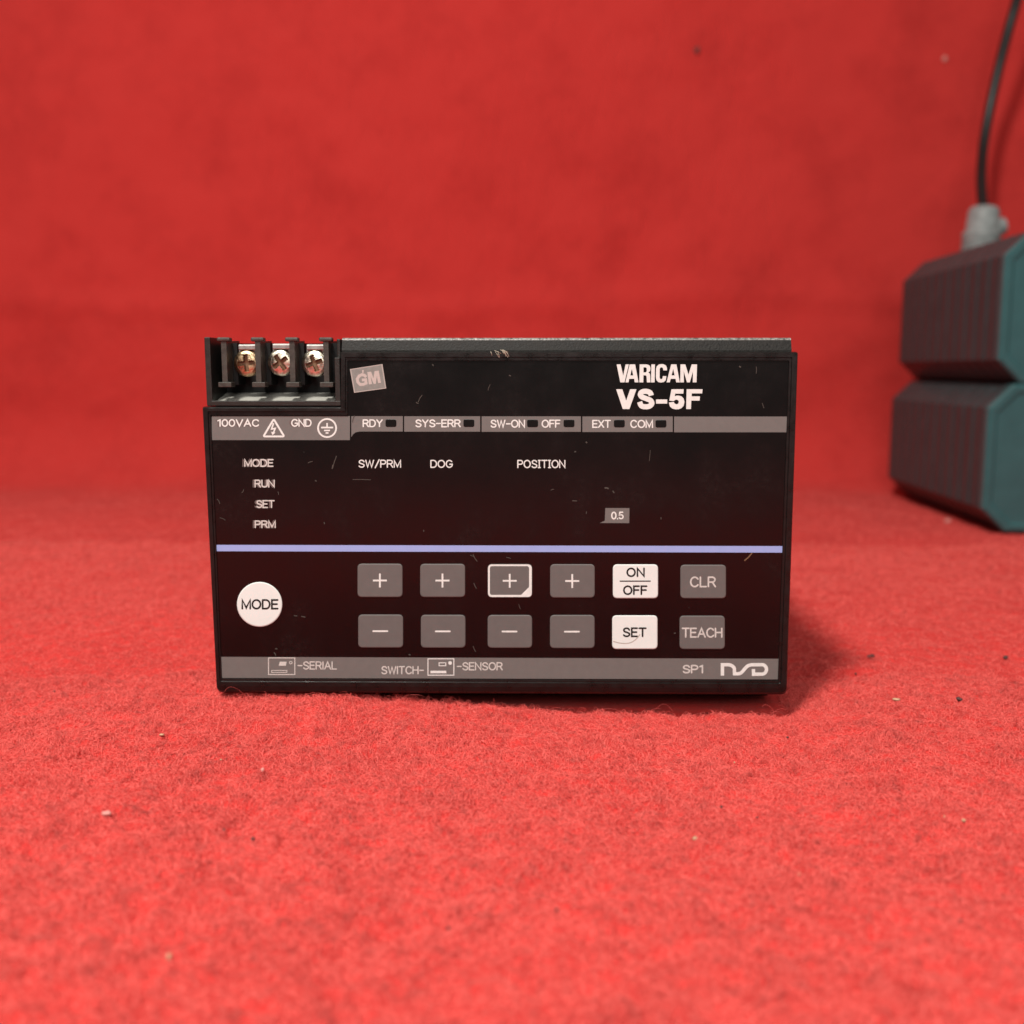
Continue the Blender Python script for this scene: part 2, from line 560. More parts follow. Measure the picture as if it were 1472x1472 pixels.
def round_poly(pts, rad, n=5):
    out = []
    N = len(pts)
    for i in range(N):
        r = rad[i] if isinstance(rad, (list, tuple)) else rad
        p = Vector(pts[i])
        a = Vector(pts[i - 1]) - p
        b = Vector(pts[(i + 1) % N]) - p
        if r <= 0:
            out += [tuple(p)] * 1
            continue
        a.normalize()
        b.normalize()
        p0, p1 = p + a * r, p + b * r
        for k in range(n + 1):
            t = k / n
            q = p0 * (1 - t) ** 2 + p * 2 * t * (1 - t) + p1 * t * t
            out.append(tuple(q))
    return out


def slab(name, loop, Y0, Y1, mat, parent, bev_px=0.0):
    """plate with outline loop (pixels); back at Y0, front at Y1 (Y1 < Y0), front edge drawn in by bev_px"""
    c = Vector((sum(p[0] for p in loop) / len(loop), sum(p[1] for p in loop) / len(loop)))
    n = len(loop)

    def inset(d):
        out = []
        for i in range(n):
            a, p, b = Vector(loop[i - 1]), Vector(loop[i]), Vector(loop[(i + 1) % n])
            t = (b - a).normalized()
            nn = Vector((-t.y, t.x))
            if nn.dot(c - p) < 0:
                nn = -nn
            out.append(tuple(p + nn * d))
        return out
    rings = [(loop, Y0)]
    if bev_px > 0:
        rings += [(loop, Y1 + (Y0 - Y1) * 0.45), (inset(bev_px * 0.35), Y1 + (Y0 - Y1) * 0.12), (inset(bev_px), Y1)]
    else:
        rings += [(loop, Y1)]
    verts, faces = [], []
    for lp, Y in rings:
        verts += [P(x, y, Y) for x, y in lp]
    for r in range(len(rings) - 1):
        for i in range(n):
            j = (i + 1) % n
            faces.append((r * n + i, r * n + j, (r + 1) * n + j, (r + 1) * n + i))
    faces.append(tuple(range((len(rings) - 1) * n, len(rings) * n)))
    bm = bmesh.new()
    bv = [bm.verts.new(v) for v in verts]
    for f in faces:
        bm.faces.new([bv[i] for i in f])
    return link_bm(name, bm, mat, parent)


def rect(x0, y0, x1, y1):
    return [(x0, y0), (x1, y0), (x1, y1), (x0, y1)]


def ribbon(pts, w, cap='butt', closed=False):
    """outline of a stroke of width w along pts with mitred joints"""
    pts = [Vector(p) for p in pts]
    n = len(pts)
    L, Rr = [], []
    for i in range(n):
        if closed:
            a, b = pts[i - 1], pts[(i + 1) % n]
            d0, d1 = (pts[i] - a).normalized(), (b - pts[i]).normalized()
        else:
            d0 = (pts[i] - pts[i - 1]).normalized() if i else (pts[1] - pts[0]).normalized()
            d1 = (pts[i + 1] - pts[i]).normalized() if i < n - 1 else d0
        n0, n1 = Vector((-d0.y, d0.x)), Vector((-d1.y, d1.x))
        m = (n0 + n1)
        m = m.normalized() if m.length > 1e-6 else n0
        k = 1 / max(0.45, m.dot(n0))
        L.append(pts[i] + m * (w / 2 * k))
        Rr.append(pts[i] - m * (w / 2 * k))
    if closed:
        return [[tuple(p) for p in L], [tuple(p) for p in Rr]]
    capE, capS = [], []
    if cap == 'round':
        d = (pts[-1] - pts[-2]).normalized()
        nn = Vector((-d.y, d.x))
        capE = [pts[-1] + (nn * math.cos(a) + d * math.sin(a)) * (w / 2) for a in (R(45), R(90), R(135))]
        d = (pts[0] - pts[1]).normalized()
        nn = Vector((-d.y, d.x))
        capS = [pts[0] + (nn * math.cos(a) + d * math.sin(a)) * (w / 2) for a in (R(45), R(90), R(135))]
    return [[tuple(p) for p in L + capE + Rr[::-1] + capS]]


def arc(cx, cy, rx, ry, a0, a1, n=10):
    return [(cx + rx * math.cos(R(a0 + (a1 - a0) * i / n)), cy + ry * math.sin(R(a0 + (a1 - a0) * i / n))) for i in range(n + 1)]


def spline(pts, n=5):
    out = []
    P_ = [pts[0]] + list(pts) + [pts[-1]]
    for i in range(1, len(P_) - 2):
        p0, p1, p2, p3 = [Vector(q) for q in P_[i - 1:i + 3]]
        for k in range(n):
            t = k / n
            q = 0.5 * ((2 * p1) + (-p0 + p2) * t + (2 * p0 - 5 * p1 + 4 * p2 - p3) * t * t + (-p0 + 3 * p1 - 3 * p2 + p3) * t ** 3)
            out.append(tuple(q))
    out.append(tuple(pts[-1]))
    return out


# single-stroke sans alphabet: y runs 0 (top) .. 1 (base line)
_S = [(0.60, 0.22)] + arc(0.32, 0.25, 0.27, 0.25, -20, -180, 9) + [(0.10, 0.38), (0.22, 0.46), (0.42, 0.53), (0.56, 0.62)] + arc(0.32, 0.745, 0.30, 0.255, -10, 160, 10)
_C = arc(0.37, 0.5, 0.36, 0.5, -38, -322, 20)
_O = arc(0.38, 0.5, 0.38, 0.5, 0, 360, 28)
FONT = {
    'A': (0.70, [[(0, 1), (0.35, 0), (0.70, 1)], [(0.12, 0.66), (0.58, 0.66)]]),
    'C': (0.68, [_C]),
    'D': (0.66, [[(0, 0), (0, 1)], [(0, 1), (0.30, 1)] + arc(0.30, 0.5, 0.36, 0.5, 90, -90, 14)[1:] + [(0, 0)]]),
    'E': (0.54, [[(0.54, 0), (0, 0), (0, 1), (0.54, 1)], [(0, 0.48), (0.48, 0.48)]]),
    'F': (0.52, [[(0.52, 0), (0, 0), (0, 1)], [(0, 0.48), (0.46, 0.48)]]),
    'G': (0.72, [arc(0.38, 0.5, 0.37, 0.5, -40, -335, 20) + [(0.72, 0.55), (0.42, 0.55)]]),
    'H': (0.62, [[(0, 0), (0, 1)], [(0.62, 0), (0.62, 1)], [(0, 0.48), (0.62, 0.48)]]),
    'I': (0.04, [[(0.02, 0), (0.02, 1)]]),
    'J': (0.24, [[(0, 0), (0.24, 0)], [(0.12, 0), (0.12, 1)], [(0, 1), (0.24, 1)]]),     # I with serifs
    'L': (0.52, [[(0, 0), (0, 1), (0.52, 1)]]),
    'M': (0.74, [[(0, 1), (0, 0), (0.37, 0.92), (0.74, 0), (0.74, 1)]]),
    'N': (0.64, [[(0, 1), (0, 0), (0.64, 1), (0.64, 0)]]),
    'O': (0.76, [_O]),
    'P': (0.58, [[(0, 1), (0, 0)], [(0, 0), (0.32, 0)] + arc(0.32, 0.27, 0.26, 0.27, -90, 90, 10) + [(0, 0.54)]]),
    'R': (0.62, [[(0, 1), (0, 0)], [(0, 0), (0.34, 0)] + arc(0.34, 0.26, 0.25, 0.26, -90, 90, 10) + [(0, 0.52)], [(0.36, 0.52), (0.62, 1)]]),
    'S': (0.62, [_S]),
    'T': (0.64, [[(0, 0), (0.64, 0)], [(0.32, 0), (0.32, 1)]]),
    'U': (0.62, [[(0, 0), (0, 0.68)] + arc(0.31, 0.69, 0.31, 0.31, 180, 0, 12) + [(0.62, 0)]]),
    'V': (0.68, [[(0, 0), (0.34, 1), (0.68, 0)]]),
    'W': (0.92, [[(0, 0), (0.23, 1), (0.46, 0.06), (0.69, 1), (0.92, 0)]]),
    'X': (0.62, [[(0, 0), (0.62, 1)], [(0.62, 0), (0, 1)]]),
    'Y': (0.64, [[(0, 0), (0.32, 0.5), (0.64, 0)], [(0.32, 0.5), (0.32, 1)]]),
    '0': (0.58, [arc(0.29, 0.5, 0.29, 0.5, 0, 360, 26)]),
    '1': (0.30, [[(0.02, 0.16), (0.26, 0.02), (0.26, 1)]]),
    '5': (0.56, [[(0.50, 0), (0.10, 0), (0.05, 0.46)] + arc(0.27, 0.68, 0.28, 0.30, -135, 150, 14)]),
    '-': (0.46, [[(0, 0.52), (0.46, 0.52)]]),
    '/': (0.46, [[(0, 1.08), (0.46, -0.08)]]),
    '.': (0.06, [[(0.03, 0.97), (0.03, 1.0)]]),
    ' ': (0.3, []),
}


def letters(txt, x0, x1, y0, y1, w=2.0, gap=0.19):
    """strokes of txt fitted to the pixel box; returns loops for decal()"""
    xs, cur = [], 0.0
    for ch in txt:
        xs.append(cur)
        cur += FONT[ch][0] + gap
    total = cur - gap
    hw = w / 2
    X0, X1, Y0, Y1 = x0 + hw, x1 - hw, y0 + hw, y1 - hw
    sx = (X1 - X0) / total
    out = []
    for ch, ox in zip(txt, xs):
        for st in FONT[ch][1]:
            pts = [(X0 + (ox + px) * sx, Y0 + py * (Y1 - Y0)) for px, py in st]
            pts = [p for i, p in enumerate(pts) if i == 0 or abs(p[0] - pts[i - 1][0]) + abs(p[1] - pts[i - 1][1]) > 0.02]
            if len(pts) > 6 and abs(pts[0][0] - pts[-1][0]) + abs(pts[0][1] - pts[-1][1]) < 0.01:
                out.append((pts[:-1], w, True))
            else:
                out.append((pts, w, False))
    return out


# ------------------------------------------------------------------ the controller
unit = thing('control_unit', 'black panel controller with grey and white buttons standing on red cloth', 'controller')
unit.location = (0, 0, 0)

# housing: L-shaped block behind the bezel with a textured chamfer along its top edge
zt = P(700, 485.6, 0.003).z
zs = P(700, 503.5, 0.0015).z
xl, xm, xr = P(305, 700).x, P(489.5, 500).x, P(1140.5, 500).x
zl = P(300, 586, 0.003).z


def housing_mesh():
    bm = bmesh.new()
    y0, y1, y2, yb = 0.0016, 0.0026, 0.0034, 0.105
    nx = 60
    # main block lofted along x from profile (y, z)
    prof = [(y0 + 0.012, 0.0004), (y0 + 0.012, 0.0055), (y0 + 0.003, 0.0070), (y0, 0.010), (y0, zs), (y1, zt - 0.0006), (y1 + 0.00013, zt - 0.0003), (y1 + 0.00033, zt - 0.0001), (y1 + 0.0006, zt - 0.00002), (y2, zt), (yb, zt - 0.001), (yb, 0.0)]
    rows = []
    for i in range(2):
        x = xm if i == 0 else xr
        rows.append([bm.verts.new((x, py, pz)) for py, pz in prof])
    n = len(prof)
    for k in range(n):
        bm.faces.new((rows[0][k], rows[0][(k + 1) % n], rows[1][(k + 1) % n], rows[1][k]))
    bm.faces.new(rows[0][::-1])
    bm.faces.new(rows[1])
    # lower left block and the block behind the terminals
    bm_box(bm, xl, xm, 0.0136, 0.0178, 0.0004, zl - 0.0012)
    bm_box(bm, xl, xm, 0.0047, 0.0135, 0.0060, zl - 0.0012)
    bm_box(bm, xl, xm, 0.0180, yb - 0.0002, 0.0006, zt - 0.0042)
    return bm


ho = link_bm('housing', housing_mesh(), M['housing'], unit)
ho.data.materials.append(M['edge_glint'])
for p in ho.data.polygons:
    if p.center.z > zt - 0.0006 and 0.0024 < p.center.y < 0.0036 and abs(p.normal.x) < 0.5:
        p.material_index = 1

# bezel: moulded frame built from nested outlines
OUT = [(290.5, 584.5), (489, 584.5), (489, 505.5), (1147.5, 505.5), (1131.5, 999), (311.5, 996)]
RD = [3, 1.5, 3, 4, 9, 9]


def shrink(l, tl, t, r, b, k):
    """outline drawn in: left, inner step, top, right, bottom"""
    pts = [(290.5 + l, 584.5 + tl), (489 + l * 0.85, 584.5 + tl), (489 + l * 0.85, 505.5 + t), (1147.5 - r, 505.5 + t), (1131.5 - r, 999 - b), (311.5 + l * 0.6, 996 - b)]
    return round_poly(pts, [max(0.6, q * k) for q in RD])


rings = [(shrink(0, 0, 0, 0, 0, 1), 0.0046), (shrink(0, 0, 0, 0, 0, 1), 0.0004), (shrink(1.6, 1.2, 1.2, 1.6, 4, 0.9), -0.00045),
         (shrink(2.6, 2.2, 2.2, 2.6, 11, 0.8), -0.00072), (shrink(9.0, 6.5, 7.6, 9.5, 17, 0.4), -0.00072), (shrink(9.6, 7.0, 8.2, 10.2, 17.8, 0.4), -0.00034),
         (shrink(12.6, 11.6, 12.6, 13.4, 20.4, 0.3), -0.00034), (shrink(13.2, 12.2, 13.4, 14.0, 21.2, 0.3), 0.0003)]
bm = bmesh.new()
prev = None
for lp, Y in rings:
    cur = [bm.verts.new(P(x, y, 0.0) + Vector((0, Y, 0))) for x, y in lp]
    if prev:
        for i in range(len(cur)):
            j = (i + 1) % len(cur)
            bm.faces.new((prev[i], prev[j], cur[j], cur[i]))
    prev = cur
link_bm('bezel', bm, M['bezel'], unit)

# overlay panel
bm = bmesh.new()
lp = shrink(12.8, 11.8, 13.0, 13.6, 20.8, 0.3)
vs = [bm.verts.new(P(x, y, 0.0)) for x, y in lp]
vb = [bm.verts.new(P(x, y, 0.0) + Vector((0, 0.0014, 0))) for x, y in lp]
es = [bm.edges.new((vs[i], vs[(i + 1) % len(vs)])) for i in range(len(vs))]
bmesh.ops.triangle_fill(bm, edges=es, use_beauty=True, normal=(0, -1, 0))
for i in range(len(vs)):
    j = (i + 1) % len(vs)
    bm.faces.new((vs[i], vs[j], vb[j], vb[i]))
panel = link_bm('front_panel', bm, M['overlay'], unit)

YB = -0.00004          # face of printed bands
YL = -0.00008          # lettering on bands


def band(loop, name='printed_band', mat='grey', Y=YB):
    return slab(name, loop, 0.0002, Y, M[mat], panel)


band(rect(304.4, 598.2, 503, 632.6))
band([(505, 598.3), (579, 598.3), (579, 620.3), (517, 620.3), (511, 621.6), (507.4, 624.4), (505, 628.5)])
band(rect(581, 598.4, 690.2, 620.5))
band(rect(692.4, 598.5, 835, 620.7))
band(rect(837.2, 598.7, 967, 621.0))
band(rect(969, 598.8, 1132.6, 621.4))
band([(317.2, 944.2), (1120.3, 947.0), (1119.4, 976.6), (318.4, 974.5)])
band([(310.2, 783.2), (1126.4, 785.0), (1126.2, 794.4), (310.5, 792.4)], 'stripe', 'blue')
band([(870.2, 730.3), (904.8, 730.4), (904.5, 752), (862.2, 751.8), (869.4, 748.6)], 'position_tag')


def text(t, x0, x1, y0, y1, w=2.0, mat='ink', parent=None, Y=YL, gap=0.19, name='lettering'):
    return decal(name, letters(t, x0, x1, y0, y1, w, gap), Y, M[mat], parent or panel)


def ghost(t, x0, x1, y0, y1, w, mat='ink_soft', d=2.6, Y=YL):
    text(t, x0 - d, x1 - d, y0, y1, w, 'print_ghost', Y=Y + 0.00002)  # offset copy, a painted reflection rather than a second print
    text(t, x0, x1, y0, y1, w, mat, Y=Y - 0.000012)


ghost('100VAC', 312, 372.8, 602.4, 613.6, 1.9, 'ink')
ghost('GND', 418.4, 448, 602.2, 613.6, 1.9, 'ink')
text('RDY', 521.2, 550.2, 602.7, 614.2, 1.9)
text('SYS-ERR', 596.7, 662.4, 602.8, 614.4, 1.9)
text('SW-ON', 704.8, 754.8, 603.2, 615, 1.9)
text('OFF', 778.5, 805.7, 603.2, 615, 1.9)
text('EXT', 851.3, 878.2, 603.5, 615.2, 1.9)
text('COM', 905.8, 938.8, 603.4, 615.4, 1.9)
for wx, wy in ((554, 602.6), (666, 602.6), (757.6, 602.9), (810, 602.9), (882.3, 603.2), (942.1, 603.4)):
    slab('indicator_window', round_poly(rect(wx, wy, wx + 16, wy + 11.4), 3.2), 0.0001, YL - 0.00001, M['lens'], panel, bev_px=0.6)
ghost('MODE', 351, 393.2, 659.8, 671.2, 1.9)
ghost('RUN', 365.8, 395, 689.4, 700.9, 1.9)
ghost('SET', 368, 394.8, 718.8, 730.4, 1.9)
ghost('PRM', 366, 396.5, 748, 759.3, 1.9)
text('SW/PRM', 515, 576.6, 660.8, 672.4, 1.65)
text('DOG', 618.6, 650.9, 661, 672.6, 1.65)
text('POSJTJON', 743.6, 812.8, 661, 673, 1.65)
text('0.5', 878.5, 896.7, 735.4, 746.8, 1.9, 'ink')
text('-SERIAL', 427.6, 484.4, 950.6, 962.6, 1.7, 'ink_soft')
text('SWITCH-', 547.8, 609.4, 957.4, 969.4, 1.8, 'ink_soft')
text('-SENSOR', 656.5, 722.8, 951.8, 963.8, 1.8, 'ink_soft')
text('SP1', 980.8, 1011.4, 955.6, 968.2, 2.2, 'ink_soft')

# heavy lettering of the title (outlines)


def zp(lst, s, ox, oy):
    return [(ox + x / s, oy + y / s) for x, y in lst]


def T1(l):
    return zp(l, 10.222, 876, 515)


def smooth_close(l, n=3):
    ext = [l[-1]] + list(l) + [l[0], l[1]]
    out = []
    for i in range(1, len(ext) - 2):
        p0, p1, p2, p3 = [Vector(q) for q in ext[i - 1:i + 3]]
        for k in range(n):
            t = k / n
            q = 0.5 * ((2 * p1) + (-p0 + p2) * t + (2 * p0 - 5 * p1 + 4 * p2 - p3) * t * t + (-p0 + 3 * p1 - 3 * p2 + p3) * t ** 3)
            out.append(tuple(q))
    return out


title = [
    [T1([(107, 90), (165, 90), (203, 255), (238, 90), (286, 90), (222, 354), (160, 354)])],
    [T1([(298, 90), (378, 90), (428, 354), (372, 354), (365, 302), (290, 302), (282, 354), (235, 354)]), T1([(308, 252), (350, 252), (330, 155)])],
    [T1([(445, 90), (545, 90), (575, 96), (595, 112), (603, 138), (603, 165), (596, 190), (572, 208), (592, 225), (600, 252), (603, 354), (551, 354), (547, 272), (541, 255), (528, 250), (500, 250), (498, 354), (440, 354)]),
     T1([(501, 133), (534, 133), (545, 141), (549, 156), (549, 184), (544, 199), (532, 207), (501, 207)])],
    [T1([(617, 90), (669, 90), (665, 354), (612, 354)])],
    [T1([(846, 178), (846, 142), (832, 108), (800, 89), (765, 85), (727, 91), (696, 118), (685, 160), (683, 280), (692, 322), (720, 351), (760, 357), (800, 349), (828, 322), (838, 262),
         (785, 262), (782, 288), (772, 305), (757, 308), (743, 299), (738, 280), (739, 160), (746, 140), (764, 132), (783, 139), (790, 158), (791, 178)])],
    [T1([(908, 90), (985, 90), (1035, 354), (982, 354), (972, 302), (900, 302), (888, 354), (840, 354)]), T1([(914, 252), (958, 252), (938, 155)])],
    [T1([(1045, 90), (1115, 90), (1162, 240), (1210, 90), (1288, 90), (1280, 354), (1225, 354), (1229, 190), (1181, 354), (1140, 354), (1092, 190), (1095, 354), (1040, 354)])],
]
decal('lettering', title, YL, M['ink'], panel)
model = [
    [T1([(100, 455), (190, 455), (247, 622), (305, 455), (398, 455), (294, 746), (197, 746)])],
    ribbon(spline(T1([(616, 548), (598, 506), (545, 486), (482, 494), (455, 530), (478, 567), (540, 592), (604, 620), (624, 664), (592, 702), (535, 713), (472, 700), (444, 640)]), 4), 7.4),
    [T1(rect(685, 605, 850, 666))],
    [T1([(912, 455), (1092, 455), (1087, 520), (966, 520), (960, 558), (985, 549), (1020, 548), (1060, 560), (1090, 590), (1103, 640), (1092, 695), (1060, 732), (1020, 748), (975, 751), (925, 740), (890, 708), (873, 650),
         (948, 642), (958, 664), (985, 678), (1010, 668), (1021, 640), (1012, 618), (990, 607), (965, 612), (948, 628), (880, 624)])],
    [T1([(1135, 455), (1368, 455), (1364, 516), (1211, 516), (1209, 560), (1330, 560), (1325, 622), (1203, 622), (1198, 746), (1128, 746)])],
]
decal('lettering', model, YL, M['ink'], panel)

# warning triangle, earth symbol, connector icons, maker's mark
decal('warning_symbol', [ribbon(round_poly([(393.5, 602.6), (408.6, 627.4), (378.6, 627.4)], 2.4, 3), 2.7, closed=True),
                         ribbon([(393.2, 608.2), (390.4, 616.8), (395.6, 615.8), (392.7, 623)], 2.1), [[(389.6, 620.6), (396.0, 621.6), (391.8, 625.6)]]], YL, M['ink'], panel)
decal('earth_symbol', [ribbon(arc(470.2, 615.3, 13.0, 13.0, 0, 347, 27), 2.4, closed=True),
                       ribbon([(470.2, 608), (470.2, 615)], 2.2), ribbon([(461.6, 614.6), (478.9, 614.6)], 2.4),
                       ribbon([(465.8, 618.8), (474.4, 618.8)], 2.1), ribbon([(468, 622.4), (472.2, 622.4)], 2.1)], YL, M['ink'], panel)
decal('connector_icon', [ribbon(rect(386, 945.8, 423.8, 969.6), 1.3, closed=True), [[(402.2, 951.2), (412, 951.2), (411, 957), (400.6, 957)]],
                         ribbon(arc(418, 952.6, 1.9, 1.9, 0, 320, 8), 1.0, closed=True), ribbon(rect(390.4, 963.8, 412.4, 966.6), 1.0, closed=True)], YL, M['ink_soft'], panel)
decal('connector_icon', [ribbon(rect(615.2, 947, 652.4, 970.6), 1.3, closed=True), ribbon(rect(631.2, 952.8, 640.8, 957), 1.2, closed=True),
                         [arc(647, 953, 2.7, 2.7, 0, 330, 11)], [rect(618.8, 964.2, 641.6, 967.8)]], YL, M['ink'], panel)
decal('emblem', [ribbon(zp([(642, 296), (642, 168)] + arc(705, 225, 78, 57, -90, -8, 8) + [(784, 274), (815, 275)] + spline([(840, 273), (868, 258), (905, 215), (940, 182), (985, 168)], 4)
                           + [(1100, 168)] + arc(1105, 223, 55, 56, -80, 82, 12) + [(1008, 280), (1006, 219)], 8.178, 960, 935), 4.9)], YL, M['ink'], panel)

# buttons
BY0, BY1 = 0.0001, -0.00032


def button(x0, y0, x1, y1, mat='button', r=6.5):
    return slab('button', round_poly(rect(x0, y0, x1, y1), r), BY0, BY1, M[mat], unit, bev_px=1.3)


YT = BY1 - 0.00002
plus = ((514, 810.3, 578.7, 858.4), (604, 810.5, 668.7, 858.4), (701, 810.8, 765, 858.8), (790.8, 811, 855, 859.2))
minus = ((515, 883.4, 579.6, 931), (605, 883.8, 669.2, 931.2), (701, 884, 765, 931.4), (790.6, 884, 854.8, 931.8))
for k, b in enumerate(plus):
    o = button(*b)
    cx, cy = (b[0] + b[2]) / 2 - 0.3, (b[1] + b[3]) / 2 + 0.1
    if k == 2:
        x0, y0, x1, y1 = b
        outer = round_poly(rect(x0 + .6, y0 + .6, x1 - .6, y1 - .6), 6.0)
        inner = round_poly([(x0 + 3.2, y0 + 3.0), (x1 - 4.4, y0 + 3.0), (x1 - 4.4, y1 - 15), (x1 - 16, y1 - 3.6), (x0 + 3.2, y1 - 3.6)], [3.5, 3.5, 1, 1, 3.5], 4)
        decal('button_outline', [[outer, inner]], YT, M['ink'], o)
    decal('legend', [ribbon([(cx - 10, cy), (cx + 10, cy)], 2.5), ribbon([(cx, cy - 10), (cx, cy + 10)], 2.5)], YT - 0.000004, M['ink'], o)
for b in minus:
    o = button(*b)
    cx, cy = (b[0] + b[2]) / 2 - 0.6, (b[1] + b[3]) / 2 + 0.1
    decal('legend', [ribbon([(cx - 10.2, cy), (cx + 10.2, cy)], 2.4, cap='round')], YT, M['ink'], o)
o = button(881, 811.3, 946, 860, 'white')
o['label'] = 'ivory white button reading on and off'
text('ON', 900.4, 927, 815.8, 829.6, 2.5, 'black_ink', o, YT, 0.24, 'legend')
decal('legend', [ribbon([(890.8, 835.4), (935.4, 835.4)], 1.7)], YT, M['black_ink'], o)
text('OFF', 895.6, 930.8, 841.4, 855.4, 2.5, 'black_ink', o, YT, 0.22, 'legend')
o = button(880, 884.6, 945.2, 933, 'white')
text('SET', 894.8, 929.6, 901.8, 916.0, 2.5, 'black_ink', o, YT, 0.22, 'legend')
decal('scuff', [ribbon(spline([(881.5, 922), (893, 924.6), (905, 924.2), (914, 919), (920, 912)]), 1.3)], YT - 0.00001, simple('grey_scuff', (0.42, 0.40, 0.36), 0.7), o)
o = button(978, 811.8, 1043.7, 860.2)
text('CLR', 991.6, 1029.4, 828.6, 844.4, 2.3, 'ink_soft', o, YT, 0.2, 'legend')
o = button(976.8, 885, 1042, 933.2)
text('TEACH', 980, 1038.6, 902.2, 916.8, 2.2, 'ink_soft', o, YT, 0.18, 'legend')
o = slab('button', arc(373.2, 868.8, 32.6, 32.2, 0, 354, 59), BY0, BY1, M['white'], unit, bev_px=1.5)
o['label'] = 'round ivory white mode button'
text('MODE', 347, 400.4, 861.2, 876.2, 2.6, 'black_ink', o, YT, 0.2, 'legend')

# sticker
SQ = zp([(238, 380), (1100, 245), (1200, 890), (350, 1005)], 18.4, 490, 510)
sticker = slab('sticker', SQ, 0.0001, -0.00012, M['sticker'], unit)
sticker['label'] = 'small tilted grey sticker'
cxy = Vector((sum(p[0] for p in SQ) / 4, sum(p[1] for p in SQ) / 4))
SQi = [tuple(Vector(p) * 0.93 + cxy * 0.07) for p in SQ]
decal('sticker_rim', [[SQ, SQi]], -0.000125, M['sticker_edge'], sticker)
gm = [ribbon(zp(spline([(672, 590), (620, 540), (555, 525), (485, 560), (432, 640), (448, 725), (510, 785), (590, 783), (668, 752), (655, 660), (555, 668)], 1), 18.4, 490, 510), 4.1),
      [zp([(700, 455), (800, 448), (862, 620), (890, 432), (1000, 420), (1060, 740), (985, 750), (952, 560), (925, 765), (868, 772), (785, 570), (825, 775), (740, 785)], 18.4, 490, 510)],
      [zp([(560, 405), (605, 400), (600, 480), (570, 492)], 18.4, 490, 510)]]
decal('lettering', gm, -0.00013, M['sticker_ink'], sticker)

# scratches and dust on the face
marks = []
for cx, cy, L, a, w in ((481, 664, 18, 108, 1.1), (478, 671, 6, 100, 1.6), (520, 689.5, 26, 1, 0.9), (683, 802, 12, 60, 1.0), (679, 799, 7, 20, 0.9), (683, 842, 9, 65, 1.0), (682, 933, 9, 65, 0.9),
                        (446, 664.5, 7, -20, 1.0), (349, 706, 6, 120, 0.9), (400, 709, 5, 80, 0.9), (314, 721, 8, 60, 0.9), (320, 746, 9, 25, 0.8), (604, 573, 12, 120, 1.0), (600, 579, 4, 30, 1.3),
                        (703, 557, 9, 110, 0.8), (934, 655, 16, 95, 0.7), (872, 702, 6, 10, 2.2), (882, 707, 4, 60, 1.6), (826, 720, 7, 3, 1.3), (843, 737, 4, 100, 0.9), (794, 704, 5, 160, 0.9),
                        (1087, 532, 10, 92, 0.9), (1064, 527, 3, 40, 2.0), (1097, 583, 8, 70, 0.9), (395, 940, 5, 60, 1.4), (397, 933, 3, 10, 1.4), (425, 885, 5, 5, 1.3), (436, 886.5, 6, 10, 1.4),
                        (508, 602, 10, 105, 0.8), (733, 540, 3, 20, 1.5), (622, 525, 3, 60, 1.4), (950, 745, 3, 90, 1.2), (609, 763, 2.5, 90, 1.3), (466, 752, 3, 80, 1.4), (454, 691, 2.5, 20, 1.5), (970, 910, 2.4, 0, 1.7), (343, 876, 5, 5, 0.9),
                        (731, 802, 7, 15, 0.9), (747, 872, 8, 70, 0.7), (589, 941, 2.4, 40, 1.8), (843, 636, 2.4, 40, 2.0), (827, 649, 2.4, 0, 1.6)):
    c, s_ = math.cos(R(a)), math.sin(R(a))
    mid = (cx + random.uniform(-.8, .8), cy + random.uniform(-.8, .8))
    marks.append(ribbon([(cx - c * L / 2, cy - s_ * L / 2), mid, (cx + c * L / 2, cy + s_ * L / 2)], w))
o = decal('dust', marks, -0.00009, M['dust'], panel)
o['kind'] = 'stuff'
o = decal('scratch', [ribbon([(1081, 795), (1076, 801), (1070, 806)], 1.9)], -0.0001, M['scratch'], panel)

# terminal block in the top left corner
tb_back = bmesh.new()
xa, xb = P(294.3, 520).x, P(305, 520).x
xc, xd = P(481.3, 550).x, P(489.0, 550).x
zsill0, zsill1 = P(400, 584.0).z, P(400, 576.2).z
ztop = P(300, 484.6).z
bm_box(tb_back, xa, xb - 0.0004, 0.0002, 0.0166, zsill0 + 0.00005, ztop, 0.00025)             # left cheek
bm_box(tb_back, xb - 0.0008, xd, 0.0001, 0.0018, zsill0 + 0.0001, zsill1, 0.0002)                        # sill
bm_box(tb_back, xc, xd - 0.00004, 0.00016, 0.0030, zsill1 - 0.0002, P(400, 514).z, 0.0002)                   # right post
bm_box(tb_back, xc + 0.0003, xd - 0.0001, 0.0021, 0.0168, P(400, 514).z - 0.0100, ztop - 0.0004, 0.0003)
block = link_bm('terminal_block', tb_back, M['terminal'], unit)
cav = bmesh.new()
bm_box(cav, xb - 0.0003, xc + 0.0006, 0.0130, 0.0174, zsill0 + 0.0006, ztop - 0.0013)
# sloping pale ledge behind the sill
e0, e1 = xb - 0.0002, xc + 0.0001
za, zb = zsill1 - 0.00025, P(400, 564.5, 0.0125).z
link_mesh('ledge', [(e0, 0.0019, za), (e1, 0.0019, za), (e1, 0.0128, zb), (e0, 0.0128, zb), (e0, 0.0019, za - 0.0012), (e1, 0.0019, za - 0.0012), (e1, 0.0128, zb - 0.0012), (e0, 0.0128, zb - 0.0012)],
          [(0, 1, 2, 3), (7, 6, 5, 4), (0, 4, 5, 1), (1, 5, 6, 2), (2, 6, 7, 3), (3, 7, 4, 0)], M['ledge'], block)


